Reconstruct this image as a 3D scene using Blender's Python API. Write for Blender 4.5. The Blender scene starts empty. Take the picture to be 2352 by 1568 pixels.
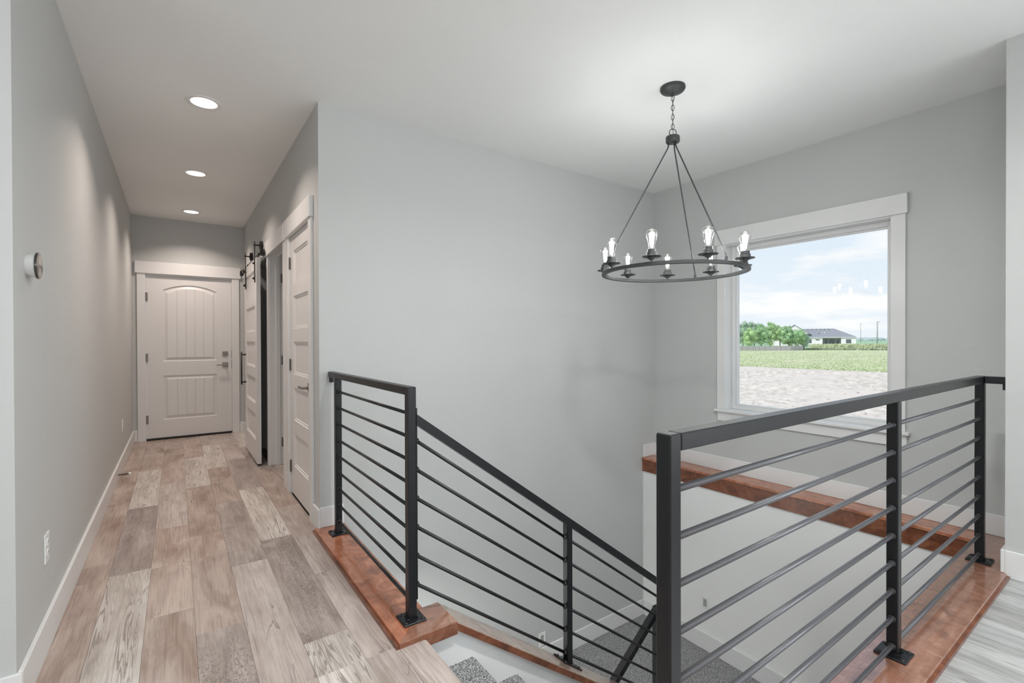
import bpy, bmesh, math, random
from mathutils import Vector, Matrix
random.seed(7)
S = bpy.context.scene
COL = S.collection
PI = math.pi
def rad(a): return math.radians(a)

# ------------------------------------------------------------------ camera
cam = bpy.data.cameras.new('camera'); co = bpy.data.objects.new('camera', cam); COL.objects.link(co); S.camera = co
YAW, PITCH, ROLL, FPX, CYP = rad(35.243), rad(-.324), rad(-.17), 1091.944, 787.492
fwd0 = Vector((math.sin(YAW), math.cos(YAW), 0)); rgt = Vector((math.cos(YAW), -math.sin(YAW), 0)); up0 = Vector((0, 0, 1))
fwd = fwd0 * math.cos(PITCH) + up0 * math.sin(PITCH); up = up0 * math.cos(PITCH) - fwd0 * math.sin(PITCH)
rr = rgt * math.cos(ROLL) + up * math.sin(ROLL); uu = up * math.cos(ROLL) - rgt * math.sin(ROLL)
M = Matrix((rr, uu, -fwd)).transposed().to_4x4(); M.translation = Vector((0, 0, 1.22))
co.matrix_world = M
cam.sensor_fit = 'HORIZONTAL'; cam.sensor_width = 36; cam.lens = FPX / 2352 * 36
cam.shift_y = (CYP - 784) / 2352; cam.clip_start = .05; cam.clip_end = 9000

# ------------------------------------------------------------------ world
def nd(nt, t, x=None, **k):
    n = nt.nodes.new(t)
    for a, v in k.items(): setattr(n, a, v)
    return n
W = bpy.data.worlds.new('sky'); S.world = W; W.use_nodes = True
nt = W.node_tree; nt.nodes.clear()
out = nd(nt, 'ShaderNodeOutputWorld'); bg = nd(nt, 'ShaderNodeBackground'); tc = nd(nt, 'ShaderNodeTexCoord')
sep = nd(nt, 'ShaderNodeSeparateXYZ'); nt.links.new(tc.outputs['Generated'], sep.inputs[0])
gr = nd(nt, 'ShaderNodeValToRGB'); e = gr.color_ramp.elements
e[0].position = 0; e[0].color = (.86, .91, .97, 1); e[1].position = .55; e[1].color = (.52, .68, .93, 1)
m1 = e.new(.16); m1.color = (.76, .86, .96, 1)
nt.links.new(sep.outputs['Z'], gr.inputs[0])
# clouds laid on a flat deck: direction divided by its height
mx = nd(nt, 'ShaderNodeMath', operation='MAXIMUM'); mx.inputs[1].default_value = 0; nt.links.new(sep.outputs['Z'], mx.inputs[0])
ad = nd(nt, 'ShaderNodeMath', operation='ADD'); ad.inputs[1].default_value = .16; nt.links.new(mx.outputs[0], ad.inputs[0])
dv = nd(nt, 'ShaderNodeVectorMath', operation='DIVIDE'); cb = nd(nt, 'ShaderNodeCombineXYZ')
nt.links.new(tc.outputs['Generated'], dv.inputs[0])
for i in range(3): nt.links.new(ad.outputs[0], cb.inputs[i])
nt.links.new(cb.outputs[0], dv.inputs[1])
nz = nd(nt, 'ShaderNodeTexNoise'); nz.inputs['Scale'].default_value = 1.15; nz.inputs['Detail'].default_value = 9; nz.inputs['Roughness'].default_value = .56
mp = nd(nt, 'ShaderNodeMapping'); mp.inputs['Location'].default_value = (3.2, 1.4, 0); mp.inputs['Scale'].default_value = (1, 1.0, 1)
nt.links.new(dv.outputs[0], mp.inputs[0]); nt.links.new(mp.outputs[0], nz.inputs['Vector'])
cr = nd(nt, 'ShaderNodeValToRGB'); cr.color_ramp.elements[0].position = .50; cr.color_ramp.elements[1].position = .64
nt.links.new(nz.outputs['Fac'], cr.inputs[0])
mc = nd(nt, 'ShaderNodeMix', data_type='RGBA'); mc.inputs[7].default_value = (1.0, 1.0, 1.0, 1)
nt.links.new(cr.outputs[0], mc.inputs[0]); nt.links.new(gr.outputs[0], mc.inputs[6])
nt.links.new(mc.outputs[2], bg.inputs[0]); bg.inputs[1].default_value = .93
nt.links.new(bg.outputs[0], out.inputs[0])

def light(name, kind, loc, power, color=(1, 1, 1), size=None, size_y=None, rot=None, **k):
    l = bpy.data.lights.new(name, kind); l.energy = power; l.color = color
    if kind == 'AREA':
        l.shape = 'RECTANGLE' if size_y else 'DISK'; l.size = size
        if size_y: l.size_y = size_y
    elif size: l.shadow_soft_size = size
    for a, v in k.items(): setattr(l, a, v)
    o = bpy.data.objects.new(name, l); COL.objects.link(o); o.location = loc
    if rot: o.rotation_euler = rot
    return o
sun = light('sun', 'SUN', (0, 0, 30), 2.4, (1, .94, .85)); sun.data.angle = rad(3)
sun.rotation_euler = Vector((.70, -.22, -.68)).to_track_quat('-Z', 'Y').to_euler()
# unseen area lights added at made-up window openings behind the viewer
AREA_TINT = (.93, .97, 1.0)
light('added_area_light', 'AREA', (-1.4, -5.2, 1.5), 72, AREA_TINT, 2.4, 2.1, (rad(156), 0, 0))
light('added_area_light', 'AREA', (1.6, -5.2, 1.5), 72, AREA_TINT, 2.4, 2.1, (rad(156), 0, 0))
light('added_area_light', 'AREA', (-4.15, -1.2, 1.5), 85, AREA_TINT, 2.6, 2.1, (rad(156), 0, rad(-90)))
light('added_area_light', 'AREA', (3.55, -2.5, 1.5), 95, AREA_TINT, 3.0, 2.1, (rad(122), 0, rad(90)))
S.view_settings.view_transform = 'Standard'; S.view_settings.look = 'None'
S.view_settings.gamma = 1; S.view_settings.use_curve_mapping = False; S.view_settings.exposure = 0.17

# ------------------------------------------------------------------ materials
def mat(name, col=(.5, .5, .5), rough=.5, metal=0, **k):
    m = bpy.data.materials.new(name); m.use_nodes = True
    b = m.node_tree.nodes['Principled BSDF']
    b.inputs['Base Color'].default_value = (*col, 1); b.inputs['Roughness'].default_value = rough; b.inputs['Metallic'].default_value = metal
    for a, v in k.items(): b.inputs[a].default_value = v
    return m
def N(m, t, **k):
    n = m.node_tree.nodes.new(t)
    ins = k.pop('ins', {})
    for a, v in k.items(): setattr(n, a, v)
    for a, v in ins.items(): n.inputs[a].default_value = v
    return n
def L(m, a, b): m.node_tree.links.new(a, b)
def P(m): return m.node_tree.nodes['Principled BSDF']
def ramp(m, stops):
    r = N(m, 'ShaderNodeValToRGB'); el = r.color_ramp.elements
    while len(el) < len(stops): el.new(.5)
    for e_, (p, c) in zip(el, stops): e_.position = p; e_.color = (*c, 1) if len(c) == 3 else c
    return r
def coords(m, scale=(1, 1, 1), rnd=False, kind='Object'):
    t = N(m, 'ShaderNodeTexCoord'); mp = N(m, 'ShaderNodeMapping', ins={'Scale': scale})
    if rnd:
        oi = N(m, 'ShaderNodeObjectInfo'); mu = N(m, 'ShaderNodeMath', operation='MULTIPLY', ins={1: 37.0}); L(m, oi.outputs['Random'], mu.inputs[0])
        cbn = N(m, 'ShaderNodeCombineXYZ'); L(m, mu.outputs[0], cbn.inputs[0]); L(m, mu.outputs[0], cbn.inputs[1])
        va = N(m, 'ShaderNodeVectorMath', operation='ADD'); L(m, t.outputs[kind], va.inputs[0]); L(m, cbn.outputs[0], va.inputs[1])
        L(m, va.outputs[0], mp.inputs[0])
    else: L(m, t.outputs[kind], mp.inputs[0])
    return mp.outputs[0]
def noise(m, vec, scale, detail=4, rough=.5, dist=0):
    n = N(m, 'ShaderNodeTexNoise', ins={'Scale': scale, 'Detail': detail, 'Roughness': rough, 'Distortion': dist}); L(m, vec, n.inputs['Vector']); return n.outputs['Fac']
def bump(m, h, strength=.2, dist=.01):
    b = N(m, 'ShaderNodeBump', ins={'Strength': strength, 'Distance': dist}); L(m, h, b.inputs['Height']); L(m, b.outputs[0], P(m).inputs['Normal'])
def mixc(m, f, a, b, mode='MIX'):
    x = N(m, 'ShaderNodeMix', data_type='RGBA', blend_type=mode)
    for s, i in ((f, 0), (a, 6), (b, 7)):
        if hasattr(s, 'is_output') or hasattr(s, 'links'): L(m, s, x.inputs[i])
        elif i == 0: x.inputs[0].default_value = s
        else: x.inputs[i].default_value = (*s, 1)
    return x.outputs[2]

def plaster(name, col, sc=9, st=.12, rough=.75):
    m = mat(name, col, rough); v = coords(m, kind='Object')
    a = noise(m, v, sc, 5, .55); r = ramp(m, [(.42, (0, 0, 0)), (.58, (1, 1, 1))]); L(m, a, r.inputs[0])
    bump(m, r.outputs[0], st, .004); return m
WALL = plaster('grey_wall_paint', (.525, .534, .525), 14, .10, .55)
WELL = plaster('stairwell_white_paint', (.84, .84, .83), 14, .08, .6)
CEIL = plaster('ceiling_paint', (.86, .87, .86), 5, .22, .8)
TRIM = mat('white_trim_paint', (.74, .74, .735), .32)
DOORM = mat('white_door_paint', (.72, .71, .70), .35)
DARK = mat('unlit_room', (.02, .02, .02), .9)
BLACK = mat('black_powder_coat', (.0075, .0085, .0105), .34, 0.0, **{'Specular IOR Level': .45})
v = coords(BLACK, (1, 1, 1)); bump(BLACK, noise(BLACK, v, 160, 2), .06, .001)
RODLIT = mat('black_rod_lit_tone', (.085, .086, .096), .33, 0.0, **{'Specular IOR Level': 1.0})  # same black paint as the posts, with the room's reflection lightened into its colour
BRONZE = mat('dark_bronze_metal', (.055, .056, .058), .42, .35)
NICKEL = mat('brushed_nickel', (.26, .24, .22), .38, .85)
BLKHW = mat('matte_black_hardware', (.012, .011, .010), .45)
RUBBER = mat('black_rubber', (.01, .01, .01), .7)
PLASTIC = mat('white_plastic', (.78, .78, .77), .3)
PLASTICG = mat('grey_lens_plastic', (.36, .36, .36), .35)
GLOSSB = mat('thermostat_glass', (.03, .025, .02), .08, 0, **{'Specular IOR Level': .9})

def stained(name, lo, mid, hi, axis=(3, 14, 14), coat=.5):
    m = mat(name, mid, .3, **{'Coat Weight': coat, 'Coat Roughness': .12, 'Coat IOR': 1.7})
    v = coords(m, axis); v2 = coords(m, (5, 3.2, 5))
    g = noise(m, v, 3.0, 8, .62, .6); b = noise(m, v2, 2.2, 5, .6, 1.4)
    r = ramp(m, [(.25, lo), (.5, mid), (.72, hi)]); L(m, b, r.inputs[0])
    r2 = ramp(m, [(.35, (.72, .68, .64)), (.6, (1, 1, 1))]); L(m, g, r2.inputs[0])
    L(m, mixc(m, .8, r.outputs[0], r2.outputs[0], 'MULTIPLY'), P(m).inputs['Base Color'])
    bump(m, g, .05, .002); return m
CAPY = stained('stained_alder_cap', (.17, .050, .022), (.44, .155, .075), (.60, .28, .165), (26, 3, 14))
CAPX = stained('stained_alder_cap_long', (.18, .08, .05), (.33, .155, .098), (.45, .24, .165), (3, 26, 14), .9)
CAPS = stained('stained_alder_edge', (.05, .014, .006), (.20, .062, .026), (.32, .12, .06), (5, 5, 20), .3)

CAPSHEEN = stained('stained_alder_slope_sheen', (.30, .19, .14), (.52, .38, .30), (.66, .52, .43), (3, 26, 14), .9)  # slope stain paled: reflection of the bright wall painted into the wood colour
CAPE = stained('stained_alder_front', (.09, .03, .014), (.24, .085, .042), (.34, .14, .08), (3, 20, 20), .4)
def carpet():
    m = mat('speckled_grey_carpet', (.2, .2, .2), .95); v = coords(m)
    a = noise(m, v, 210, 3, .7); r = ramp(m, [(.38, (.035, .035, .037)), (.47, (.16, .16, .165)), (.55, (.42, .42, .42)), (.64, (.75, .75, .74))]); L(m, a, r.inputs[0])
    L(m, r.outputs[0], P(m).inputs['Base Color']); bump(m, a, .6, .006); return m
CARPET = carpet()

def plank_mat(kind):
    m = mat('plank_' + kind, (.4, .35, .32), .36, **{'Specular IOR Level': .5})
    def C(*sc): return coords(m, (*sc, 1), True)
    streak = noise(m, C(55, 2.2), 1.6, 5, .65, .3); patch = noise(m, C(7, 2.0), 1.0, 4, .6, .6); tint = noise(m, C(3, 1.1), 1.3, 2, .5)
    lo, mid, hi = dict(white=((.45, .39, .35), (.60, .55, .505), (.70, .665, .625)), beige=((.285, .195, .155), (.42, .335, .29), (.56, .47, .41)),
                  dark=((.24, .195, .17), (.38, .32, .29), (.50, .435, .40)), grain=((.36, .29, .255), (.475, .405, .37), (.59, .52, .48)), grey=((.30, .30, .295), (.47, .475, .47), (.61, .62, .61)))[kind]  # grey kind: same flooring, cool daylight tint painted into its colour
    r = ramp(m, [(.30, lo), (.5, mid), (.70, hi)]); L(m, patch, r.inputs[0])
    f = ramp(m, [(.34, (.66, .64, .63)), (.47, (.93, .93, .93)), (.62, (1.07, 1.07, 1.07))]); L(m, streak, f.inputs[0])
    c = mixc(m, .75, r.outputs[0], f.outputs[0], 'MULTIPLY')
    f2 = ramp(m, [(.36, (.80, .79, .78)), (.52, (1, 1, 1))]); L(m, noise(m, C(190, 4), 1.0, 3, .6), f2.inputs[0]); c = mixc(m, .6, c, f2.outputs[0], 'MULTIPLY')
    oi = N(m, 'ShaderNodeObjectInfo'); tr = ramp(m, [(0, (.90, .885, .875)), (.5, (1, 1, 1)), (1, (1.06, 1.05, 1.05))]); L(m, oi.outputs['Random'], tr.inputs[0])
    c = mixc(m, 1.0, c, tr.outputs[0], 'MULTIPLY')
    def thr(v_, a, b):
        q = ramp(m, [(a, (0, 0, 0)), (b, (1, 1, 1))]); L(m, v_, q.inputs[0]); return q.outputs[0]
    def mul(a, b):
        q = N(m, 'ShaderNodeMath', operation='MULTIPLY'); L(m, a, q.inputs[0])
        if isinstance(b, float): q.inputs[1].default_value = b
        else: L(m, b, q.inputs[1])
        return q.outputs[0]
    if kind in ('white', 'grain'):
        # cathedral figure: contour lines of a stretched, warped noise
        n1 = noise(m, C(15, .75), 1.0, 2.5, .5, .35)
        k_ = N(m, 'ShaderNodeMath', operation='MULTIPLY', ins={1: 150.0 if kind == 'white' else 60.0}); L(m, n1, k_.inputs[0])
        sn = N(m, 'ShaderNodeMath', operation='SINE'); L(m, k_.outputs[0], sn.inputs[0])
        jag = noise(m, C(90, 14), 1.0, 3, .6); ad_ = N(m, 'ShaderNodeMath', operation='ADD'); L(m, sn.outputs[0], ad_.inputs[0]); L(m, jag, ad_.inputs[1])
        line = thr(ad_.outputs[0], .95 if kind == 'white' else .7, 1.35)
        where = thr(noise(m, C(8, 1.0), 1.1, 3, .5), .44, .56)
        c = mixc(m, mul(mul(line, where), .85 if kind == 'white' else .38), c, (.27, .225, .20))
        if kind == 'white':
            c = mixc(m, mul(thr(noise(m, C(26, 4.5), 1.0, 4, .6, .5), .63, .68), .85), c, (.25, .205, .18))
    if kind == 'dark':
        mxn = N(m, 'ShaderNodeMath', operation='MAXIMUM'); L(m, thr(noise(m, C(45, 230), 1.0, 3, .7), .55, .60), mxn.inputs[0]); L(m, thr(noise(m, C(230, 34), 1.0, 3, .7), .54, .59), mxn.inputs[1])
        sc = mul(mxn.outputs[0], thr(noise(m, C(9, 1.4), 1.0, 3, .6), .42, .62))
        c = mixc(m, mul(sc, .8), c, (.115, .095, .085))
    if kind == 'grey':
        c = mixc(m, mul(thr(noise(m, C(60, 2.5), 1.0, 4, .65, .4), .56, .66), .7), c, (.16, .155, .15))
    if kind in ('beige', 'grain', 'grey'):
        ck = noise(m, C(10, 1.2), .9, 3, .55, .4); a_ = thr(ck, .494, .499); b_ = N(m, 'ShaderNodeMath', operation='SUBTRACT', ins={0: 1.0}); L(m, thr(ck, .501, .507), b_.inputs[1])
        c = mixc(m, mul(mul(a_, b_.outputs[0]), mul(thr(noise(m, C(4, 2), 1.7, 2), .53, .58), .75)), c, (.15, .11, .095))
    L(m, c, P(m).inputs['Base Color']); bump(m, streak, .05, .002); return m
PLK = {k: plank_mat(k) for k in ('white', 'beige', 'dark', 'grain', 'grey')}

def thin_glass(name, tint=(1, 1, 1), base=.04, edge=.6, power=3.0, rough=0.0):
    m = bpy.data.materials.new(name); m.use_nodes = True; t = m.node_tree; t.nodes.clear()
    o = t.nodes.new('ShaderNodeOutputMaterial'); mx_ = t.nodes.new('ShaderNodeMixShader'); tr = t.nodes.new('ShaderNodeBsdfTransparent'); gl = t.nodes.new('ShaderNodeBsdfGlossy')
    tr.inputs[0].default_value = (*tint, 1); gl.inputs['Roughness'].default_value = rough
    lw = t.nodes.new('ShaderNodeLayerWeight'); lw.inputs[0].default_value = .5
    pw = t.nodes.new('ShaderNodeMath'); pw.operation = 'POWER'; pw.inputs[1].default_value = power
    mr = t.nodes.new('ShaderNodeMapRange'); mr.inputs['To Min'].default_value = base; mr.inputs['To Max'].default_value = edge
    t.links.new(lw.outputs['Facing'], pw.inputs[0]); t.links.new(pw.outputs[0], mr.inputs['Value']); t.links.new(mr.outputs[0], mx_.inputs[0])
    t.links.new(tr.outputs[0], mx_.inputs[1]); t.links.new(gl.outputs[0], mx_.inputs[2]); t.links.new(mx_.outputs[0], o.inputs[0]); return m
PANE = thin_glass('window_pane_glass', (.99, 1, .995), .05, .7, 4)
BULBG = thin_glass('bulb_glass', (1, 1, 1), .08, 1.0, 1.7, .05)
def emit(name, col, st):
    m = bpy.data.materials.new(name); m.use_nodes = True; t = m.node_tree; t.nodes.clear()
    o = t.nodes.new('ShaderNodeOutputMaterial'); em = t.nodes.new('ShaderNodeEmission'); em.inputs[0].default_value = (*col, 1); em.inputs[1].default_value = st
    t.links.new(em.outputs[0], o.inputs[0]); return m
FIL = emit('glowing_filament', (1, .97, .93), 14)
LENS = emit('lit_light_lens', (1, .97, .94), 2.2)

# ------------------------------------------------------------------ mesh helpers
def finish(name, bm, m, parent=None, smooth=False, origin=None, kind=None):
    base = Vector(origin) if origin is not None else Vector((0, 0, 0))
    pw = Vector(parent['_w']) if parent is not None else Vector((0, 0, 0))
    for v_ in bm.verts: v_.co -= base if origin is not None else pw
    bmesh.ops.recalc_face_normals(bm, faces=bm.faces)
    me = bpy.data.meshes.new(name); bm.to_mesh(me); bm.free()
    if isinstance(m, (list, tuple)):
        for x in m: me.materials.append(x)
    else: me.materials.append(m)
    if smooth:
        for p_ in me.polygons: p_.use_smooth = True
    o = bpy.data.objects.new(name, me); COL.objects.link(o)
    if parent is not None:
        o.parent = parent
        o.location = (base - pw) if origin is not None else (0, 0, 0)
        o['_w'] = list(base if origin is not None else pw)
    else:
        o.location = base; o['_w'] = list(base)
    if kind: o['kind'] = kind
    return o
def tag(o, label, cat=None, group=None, kind=None):
    if label: o['label'] = label
    if cat: o['category'] = cat
    if group: o['group'] = group
    if kind: o['kind'] = kind
    return o
def thing(name, label, cat, loc, group=None, kind=None):
    o = bpy.data.objects.new(name, None); COL.objects.link(o); o.location = loc; o['_w'] = list(loc); o.empty_display_size = .1
    return tag(o, label, cat, group, kind)
def bmnew(): return bmesh.new()
def abox(bm, lo, hi, bev=0, seg=1):
    r = bmesh.ops.create_cube(bm, size=1); vs = r['verts']
    for v_ in vs:
        v_.co = Vector([lo[i] if v_.co[i] < 0 else hi[i] for i in range(3)])
    if bev:
        es = list({e_ for v_ in vs for e_ in v_.link_edges})
        bmesh.ops.bevel(bm, geom=es, offset=bev, segments=seg, affect='EDGES', profile=.5)
def box(name, lo, hi, m, parent=None, bev=0, seg=1, **k):
    bm = bmnew(); abox(bm, lo, hi, bev, seg); return finish(name, bm, m, parent, **k)
def boxes(name, lst, m, parent=None, bev=0, **k):
    bm = bmnew()
    for lo, hi in lst: abox(bm, lo, hi, bev)
    return finish(name, bm, m, parent, **k)
def aprism(bm, pts, ext):
    """pts: closed polygon (3-D), ext: extrusion vector"""
    ext = Vector(ext); a = [bm.verts.new(p_) for p_ in pts]; b = [bm.verts.new(Vector(p_) + ext) for p_ in pts]
    bm.faces.new(a); bm.faces.new(b[::-1]); n = len(a)
    for i in range(n): bm.faces.new((a[i], b[i], b[(i + 1) % n], a[(i + 1) % n]))
def prism(name, pts, ext, m, parent=None, **k):
    bm = bmnew(); aprism(bm, pts, ext); return finish(name, bm, m, parent, **k)
def frame_of(d):
    d = d.normalized(); a = Vector((0, 0, 1)) if abs(d.z) < .9 else Vector((1, 0, 0))
    x = d.cross(a).normalized(); return x, d.cross(x).normalized()
def atube(bm, pts, r, n=10, closed=False, rs=None):
    pts = [Vector(p_) for p_ in pts]; rings = []; cnt = len(pts); X = None
    for i, p_ in enumerate(pts):
        if closed: d = pts[(i + 1) % cnt] - pts[i - 1]
        else: d = pts[min(i + 1, cnt - 1)] - pts[max(i - 1, 0)]
        d.normalize()
        if X is None: X, Y = frame_of(d)
        else:
            X = (X - d * X.dot(d)).normalized(); Y = d.cross(X)
        q = rs[i] if rs else r
        rings.append([bm.verts.new(p_ + X * q * math.cos(2 * PI * j / n) + Y * q * math.sin(2 * PI * j / n)) for j in range(n)])
    for i in range(cnt if closed else cnt - 1):
        a, b = rings[i], rings[(i + 1) % cnt]
        for j in range(n): bm.faces.new((a[j], a[(j + 1) % n], b[(j + 1) % n], b[j]))
    if not closed: bm.faces.new(rings[0]); bm.faces.new(rings[-1][::-1])
def tube(name, pts, r, m, parent=None, n=10, closed=False, smooth=True, **k):
    bm = bmnew(); atube(bm, pts, r, n, closed); return finish(name, bm, m, parent, smooth=smooth, **k)
def alathe(bm, c, prof, n=20, axis=Vector((0, 0, 1))):
    c = Vector(c); X, Y = frame_of(axis); axis = axis.normalized(); rings = []
    for r_, z in prof:
        if r_ < 1e-5: rings.append([bm.verts.new(c + axis * z)])
        else: rings.append([bm.verts.new(c + axis * z + X * r_ * math.cos(2 * PI * j / n) + Y * r_ * math.sin(2 * PI * j / n)) for j in range(n)])
    for a, b in zip(rings, rings[1:]):
        for j in range(n):
            if len(a) == 1 and len(b) == 1: continue
            if len(a) == 1: bm.faces.new((a[0], b[(j + 1) % n], b[j]))
            elif len(b) == 1: bm.faces.new((a[j], a[(j + 1) % n], b[0]))
            else: bm.faces.new((a[j], a[(j + 1) % n], b[(j + 1) % n], b[j]))
def lathe(name, c, prof, m, parent=None, n=20, axis=Vector((0, 0, 1)), smooth=True, **k):
    bm = bmnew(); alathe(bm, c, prof, n, axis); o = finish(name, bm, m, parent, smooth=smooth, **k)
    if smooth: o.data.set_sharp_from_angle(angle=rad(38))
    return o
def autosmooth(o, ang=35):
    for e_ in o.data.edges: pass
    o.data.set_sharp_from_angle(angle=rad(ang)) if hasattr(o.data, 'set_sharp_from_angle') else None
    return o

# ------------------------------------------------------------------ dimensions (metres)
ZC = 2.749                      # ceiling
XL, XR = -.432, .749            # hall walls
YE, YA = 7.329, 3.203           # hall end wall, stair wall
XW, XB = 4.08, 3.904            # window wall, thicker wall below the ledge
CB, CN, CF = .715, 1.80, 1.985  # wood cap lines
RISE, TREAD, XN = .1763, .24, .832
ZL = -9 * RISE                  # landing
XS = 3.47                       # wall block beyond the railing
def st(name, lo, hi, m, **k): return box(name, lo, hi, m, kind='structure', **k)

# ------------------------------------------------------------------ shell
st('wall_left', (XL - .12, 2.2, -.3), (XL, YE, ZC), WALL)
st('wall_living_side', (-4.3, 2.2, -.3), (XL - .12, 2.32, ZC), WALL)
# window wall: pieces round the opening
WY0, WY1, WZ0, WZ1 = 1.187, 2.403, .587, 2.078
boxes('wall_window', [((XW, -.95, -3.0), (XW + .17, WY0 - .012, ZC)), ((XW, WY1 + .012, -3.0), (XW + .17, YA + .12, ZC)),
      ((XW, WY0 - .012, -3.0), (XW + .17, WY1 + .012, WZ0 - .023)), ((XW, WY0 - .012, WZ1), (XW + .17, WY1 + .012, ZC))], WALL, kind='structure')
st('wall_stair', (XR, YA, -3.0), (XW, YA + .12, ZC), WALL)
st('wall_stairwell_window_side', (XB, .73, -3.0), (XW, YA, -.005), WELL)
st('wall_stairwell_near_side', (-.6, .60, -3.0), (XB, .73, -.005), WELL)
boxes('wall_right', [((XS, -5.4, -.3), (XW, -4.05, ZC)), ((XS, -.95, -.3), (XW, .53, ZC)), ((XS, -4.05, -.3), (XW, -.95, .44)), ((XS, -4.05, 2.56), (XW, -.95, ZC))], WALL, kind='structure')  # opening behind the viewer added for the side area light
# hall wall on the stair side, with its three openings (closet, doorway, barn door opening)
D1 = (3.43, 4.14); D2 = (4.37, 5.16); D3 = (5.32, 6.10); DH = 2.045
ws = []; ys = [YA + .12, D1[0] - .015, D1[1] + .015, D2[0] - .015, D2[1] + .015, D3[0], D3[1], YE]
for i in range(0, 8, 2): ws.append(((XR, ys[i], -.3), (XR + .12, ys[i + 1], ZC)))
for d, h in ((D1, .015), (D2, .015), (D3, 0)): ws.append(((XR, d[0] - h, DH + h), (XR + .12, d[1] + h, ZC)))
boxes('wall_hall_stair_side', ws, WALL, kind='structure')
E0, E1 = -.299, .603
boxes('wall_hall_end', [((XL - .12, YE, -.3), (E0 - .02, YE + .16, ZC)), ((E1 + .02, YE, -.3), (XR + .12, YE + .16, ZC)), ((E0 - .02, YE, 2.05), (E1 + .02, YE + .16, ZC))], WALL, kind='structure')
# closed rooms behind the hall doors
boxes('wall_closet_rooms', [((XR + 1.6, YA + .12, -.3), (XR + 1.7, YE, ZC)), ((XR + .12, 4.2, -.02), (XR + 1.6, 4.28, ZC)), ((XR + .12, 5.2, -.02), (XR + 1.6, 5.28, ZC)), ((XR + .12, YE - .1, -.02), (XR + 1.6, YE, ZC))], WALL, kind='structure')
# living room walls behind the viewer, with unseen window openings added for light
boxes('wall_back', [((-4.3, -5.4, -.3), (-2.6, -5.25, ZC)), ((-.2, -5.4, -.3), (.4, -5.25, ZC)), ((2.8, -5.4, -.3), (XS, -5.25, ZC)),
      ((-2.6, -5.4, -.3), (-.2, -5.25, .45)), ((.4, -5.4, -.3), (2.8, -5.25, .45)), ((-2.6, -5.4, 2.55), (-.2, -5.25, ZC)), ((.4, -5.4, 2.55), (2.8, -5.25, ZC))], WALL, kind='structure')
boxes('wall_living_end', [((-4.3, -5.25, -.3), (-4.2, -2.5, ZC)), ((-4.3, .1, -.3), (-4.2, 2.2, ZC)), ((-4.3, -2.5, -.3), (-4.2, .1, .45)), ((-4.3, -2.5, 2.55), (-4.2, .1, ZC))], WALL, kind='structure')
st('ceiling', (-4.3, -5.4, ZC), (XW + .17, YE + .16, ZC + .3), CEIL)
# stairwell header below the hall floor and lower level floor
st('wall_stairwell_header', (.832, CF, -.36), (.895, YA, -.005), WELL)
st('wall_basement_end', (-.72, .60, -3.0), (-.6, YA + .12, -.3), WELL)
st('wall_basement_side', (-.6, YA, -3.0), (XR, YA + .12, -.3), WELL)
st('floor_basement', (-.72, .60, -3.1), (XW + .17, YA + .12, -3.0), CARPET)

# ------------------------------------------------------------------ floor of separate planks
floor = boxes('floor', [((-4.2, -5.25, -.3), (XN - .03, .60, -.012)), ((XL - .12, .60, -.3), (XN - .03, 1.81, -.012)), ((-4.2, .6, -.3), (XL - .12, 2.2, -.012)),
      ((XL, 1.81, -.3), (.832, YE + .16, -.012)), ((XN - .03, -5.25, -.3), (XS, .60, -.012)), ((XR + .12, YA + .12, -.3), (XR + 1.6, YE, -.012))], mat('subfloor', (.1, .09, .08), .8), kind='structure')
PWD, PLN, X0 = .176, 1.21, -.292
joint = {-1: 2.2, 0: 3.21, 1: 2.62, 2: 2.36, 3: 2.97, 4: 3.25, 5: 2.62}
fixed = {(0, 2.0): 'white', (0, 3.21): 'dark', (0, 4.42): 'white', (4, 3.25): 'white', (4, 2.04): 'dark', (4, .83): 'white', (2, 1.15): 'dark', (2, 4.78): 'white',
         (2, 3.57): 'beige', (3, 1.76): 'grain', (3, 2.97): 'dark', (3, 4.18): 'beige', (1, 2.62): 'beige', (1, 1.41): 'beige', (1, 3.83): 'grain', (5, 1.41): 'grain', (5, 2.62): 'grain', (-1, 2.2): 'beige',
         (-1, .99): 'dark', (-1, 3.41): 'beige', (3, .55): 'grain', (2, 2.36): 'beige', (2, 3.57): 'beige', (5, 3.83): 'beige', (-1, 4.62): 'beige', (1, 5.04): 'beige', (0, 5.63): 'beige', (4, 4.46): 'dark', (3, 5.39): 'white'}
cache = {}
rest = {k: bmnew() for k in PLK}
def plank(x0, x1, y0, y1, kind, visible):
    g = .0003; x0 += g; x1 -= g; y0 += g; y1 -= g
    if x1 - x0 < .012 or y1 - y0 < .012: return
    if not visible: abox(rest[kind], (x0, y0, -.012), (x1, y1, 0)); return
    w_, l_ = round(x1 - x0, 4), round(y1 - y0, 4)
    c = Vector(((x0 + x1) / 2, (y0 + y1) / 2, 0))
    key = (w_, l_, kind)
    if key not in cache:
        bm = bmnew(); abox(bm, (-w_ / 2, -l_ / 2, -.012), (w_ / 2, l_ / 2, 0), .0005)
        me = bpy.data.meshes.new('plank'); bm.to_mesh(me); bm.free(); me.materials.append(PLK[kind]); cache[key] = me
    o = bpy.data.objects.new('plank', cache[key]); COL.objects.link(o); o.parent = floor; o.location = c
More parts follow.
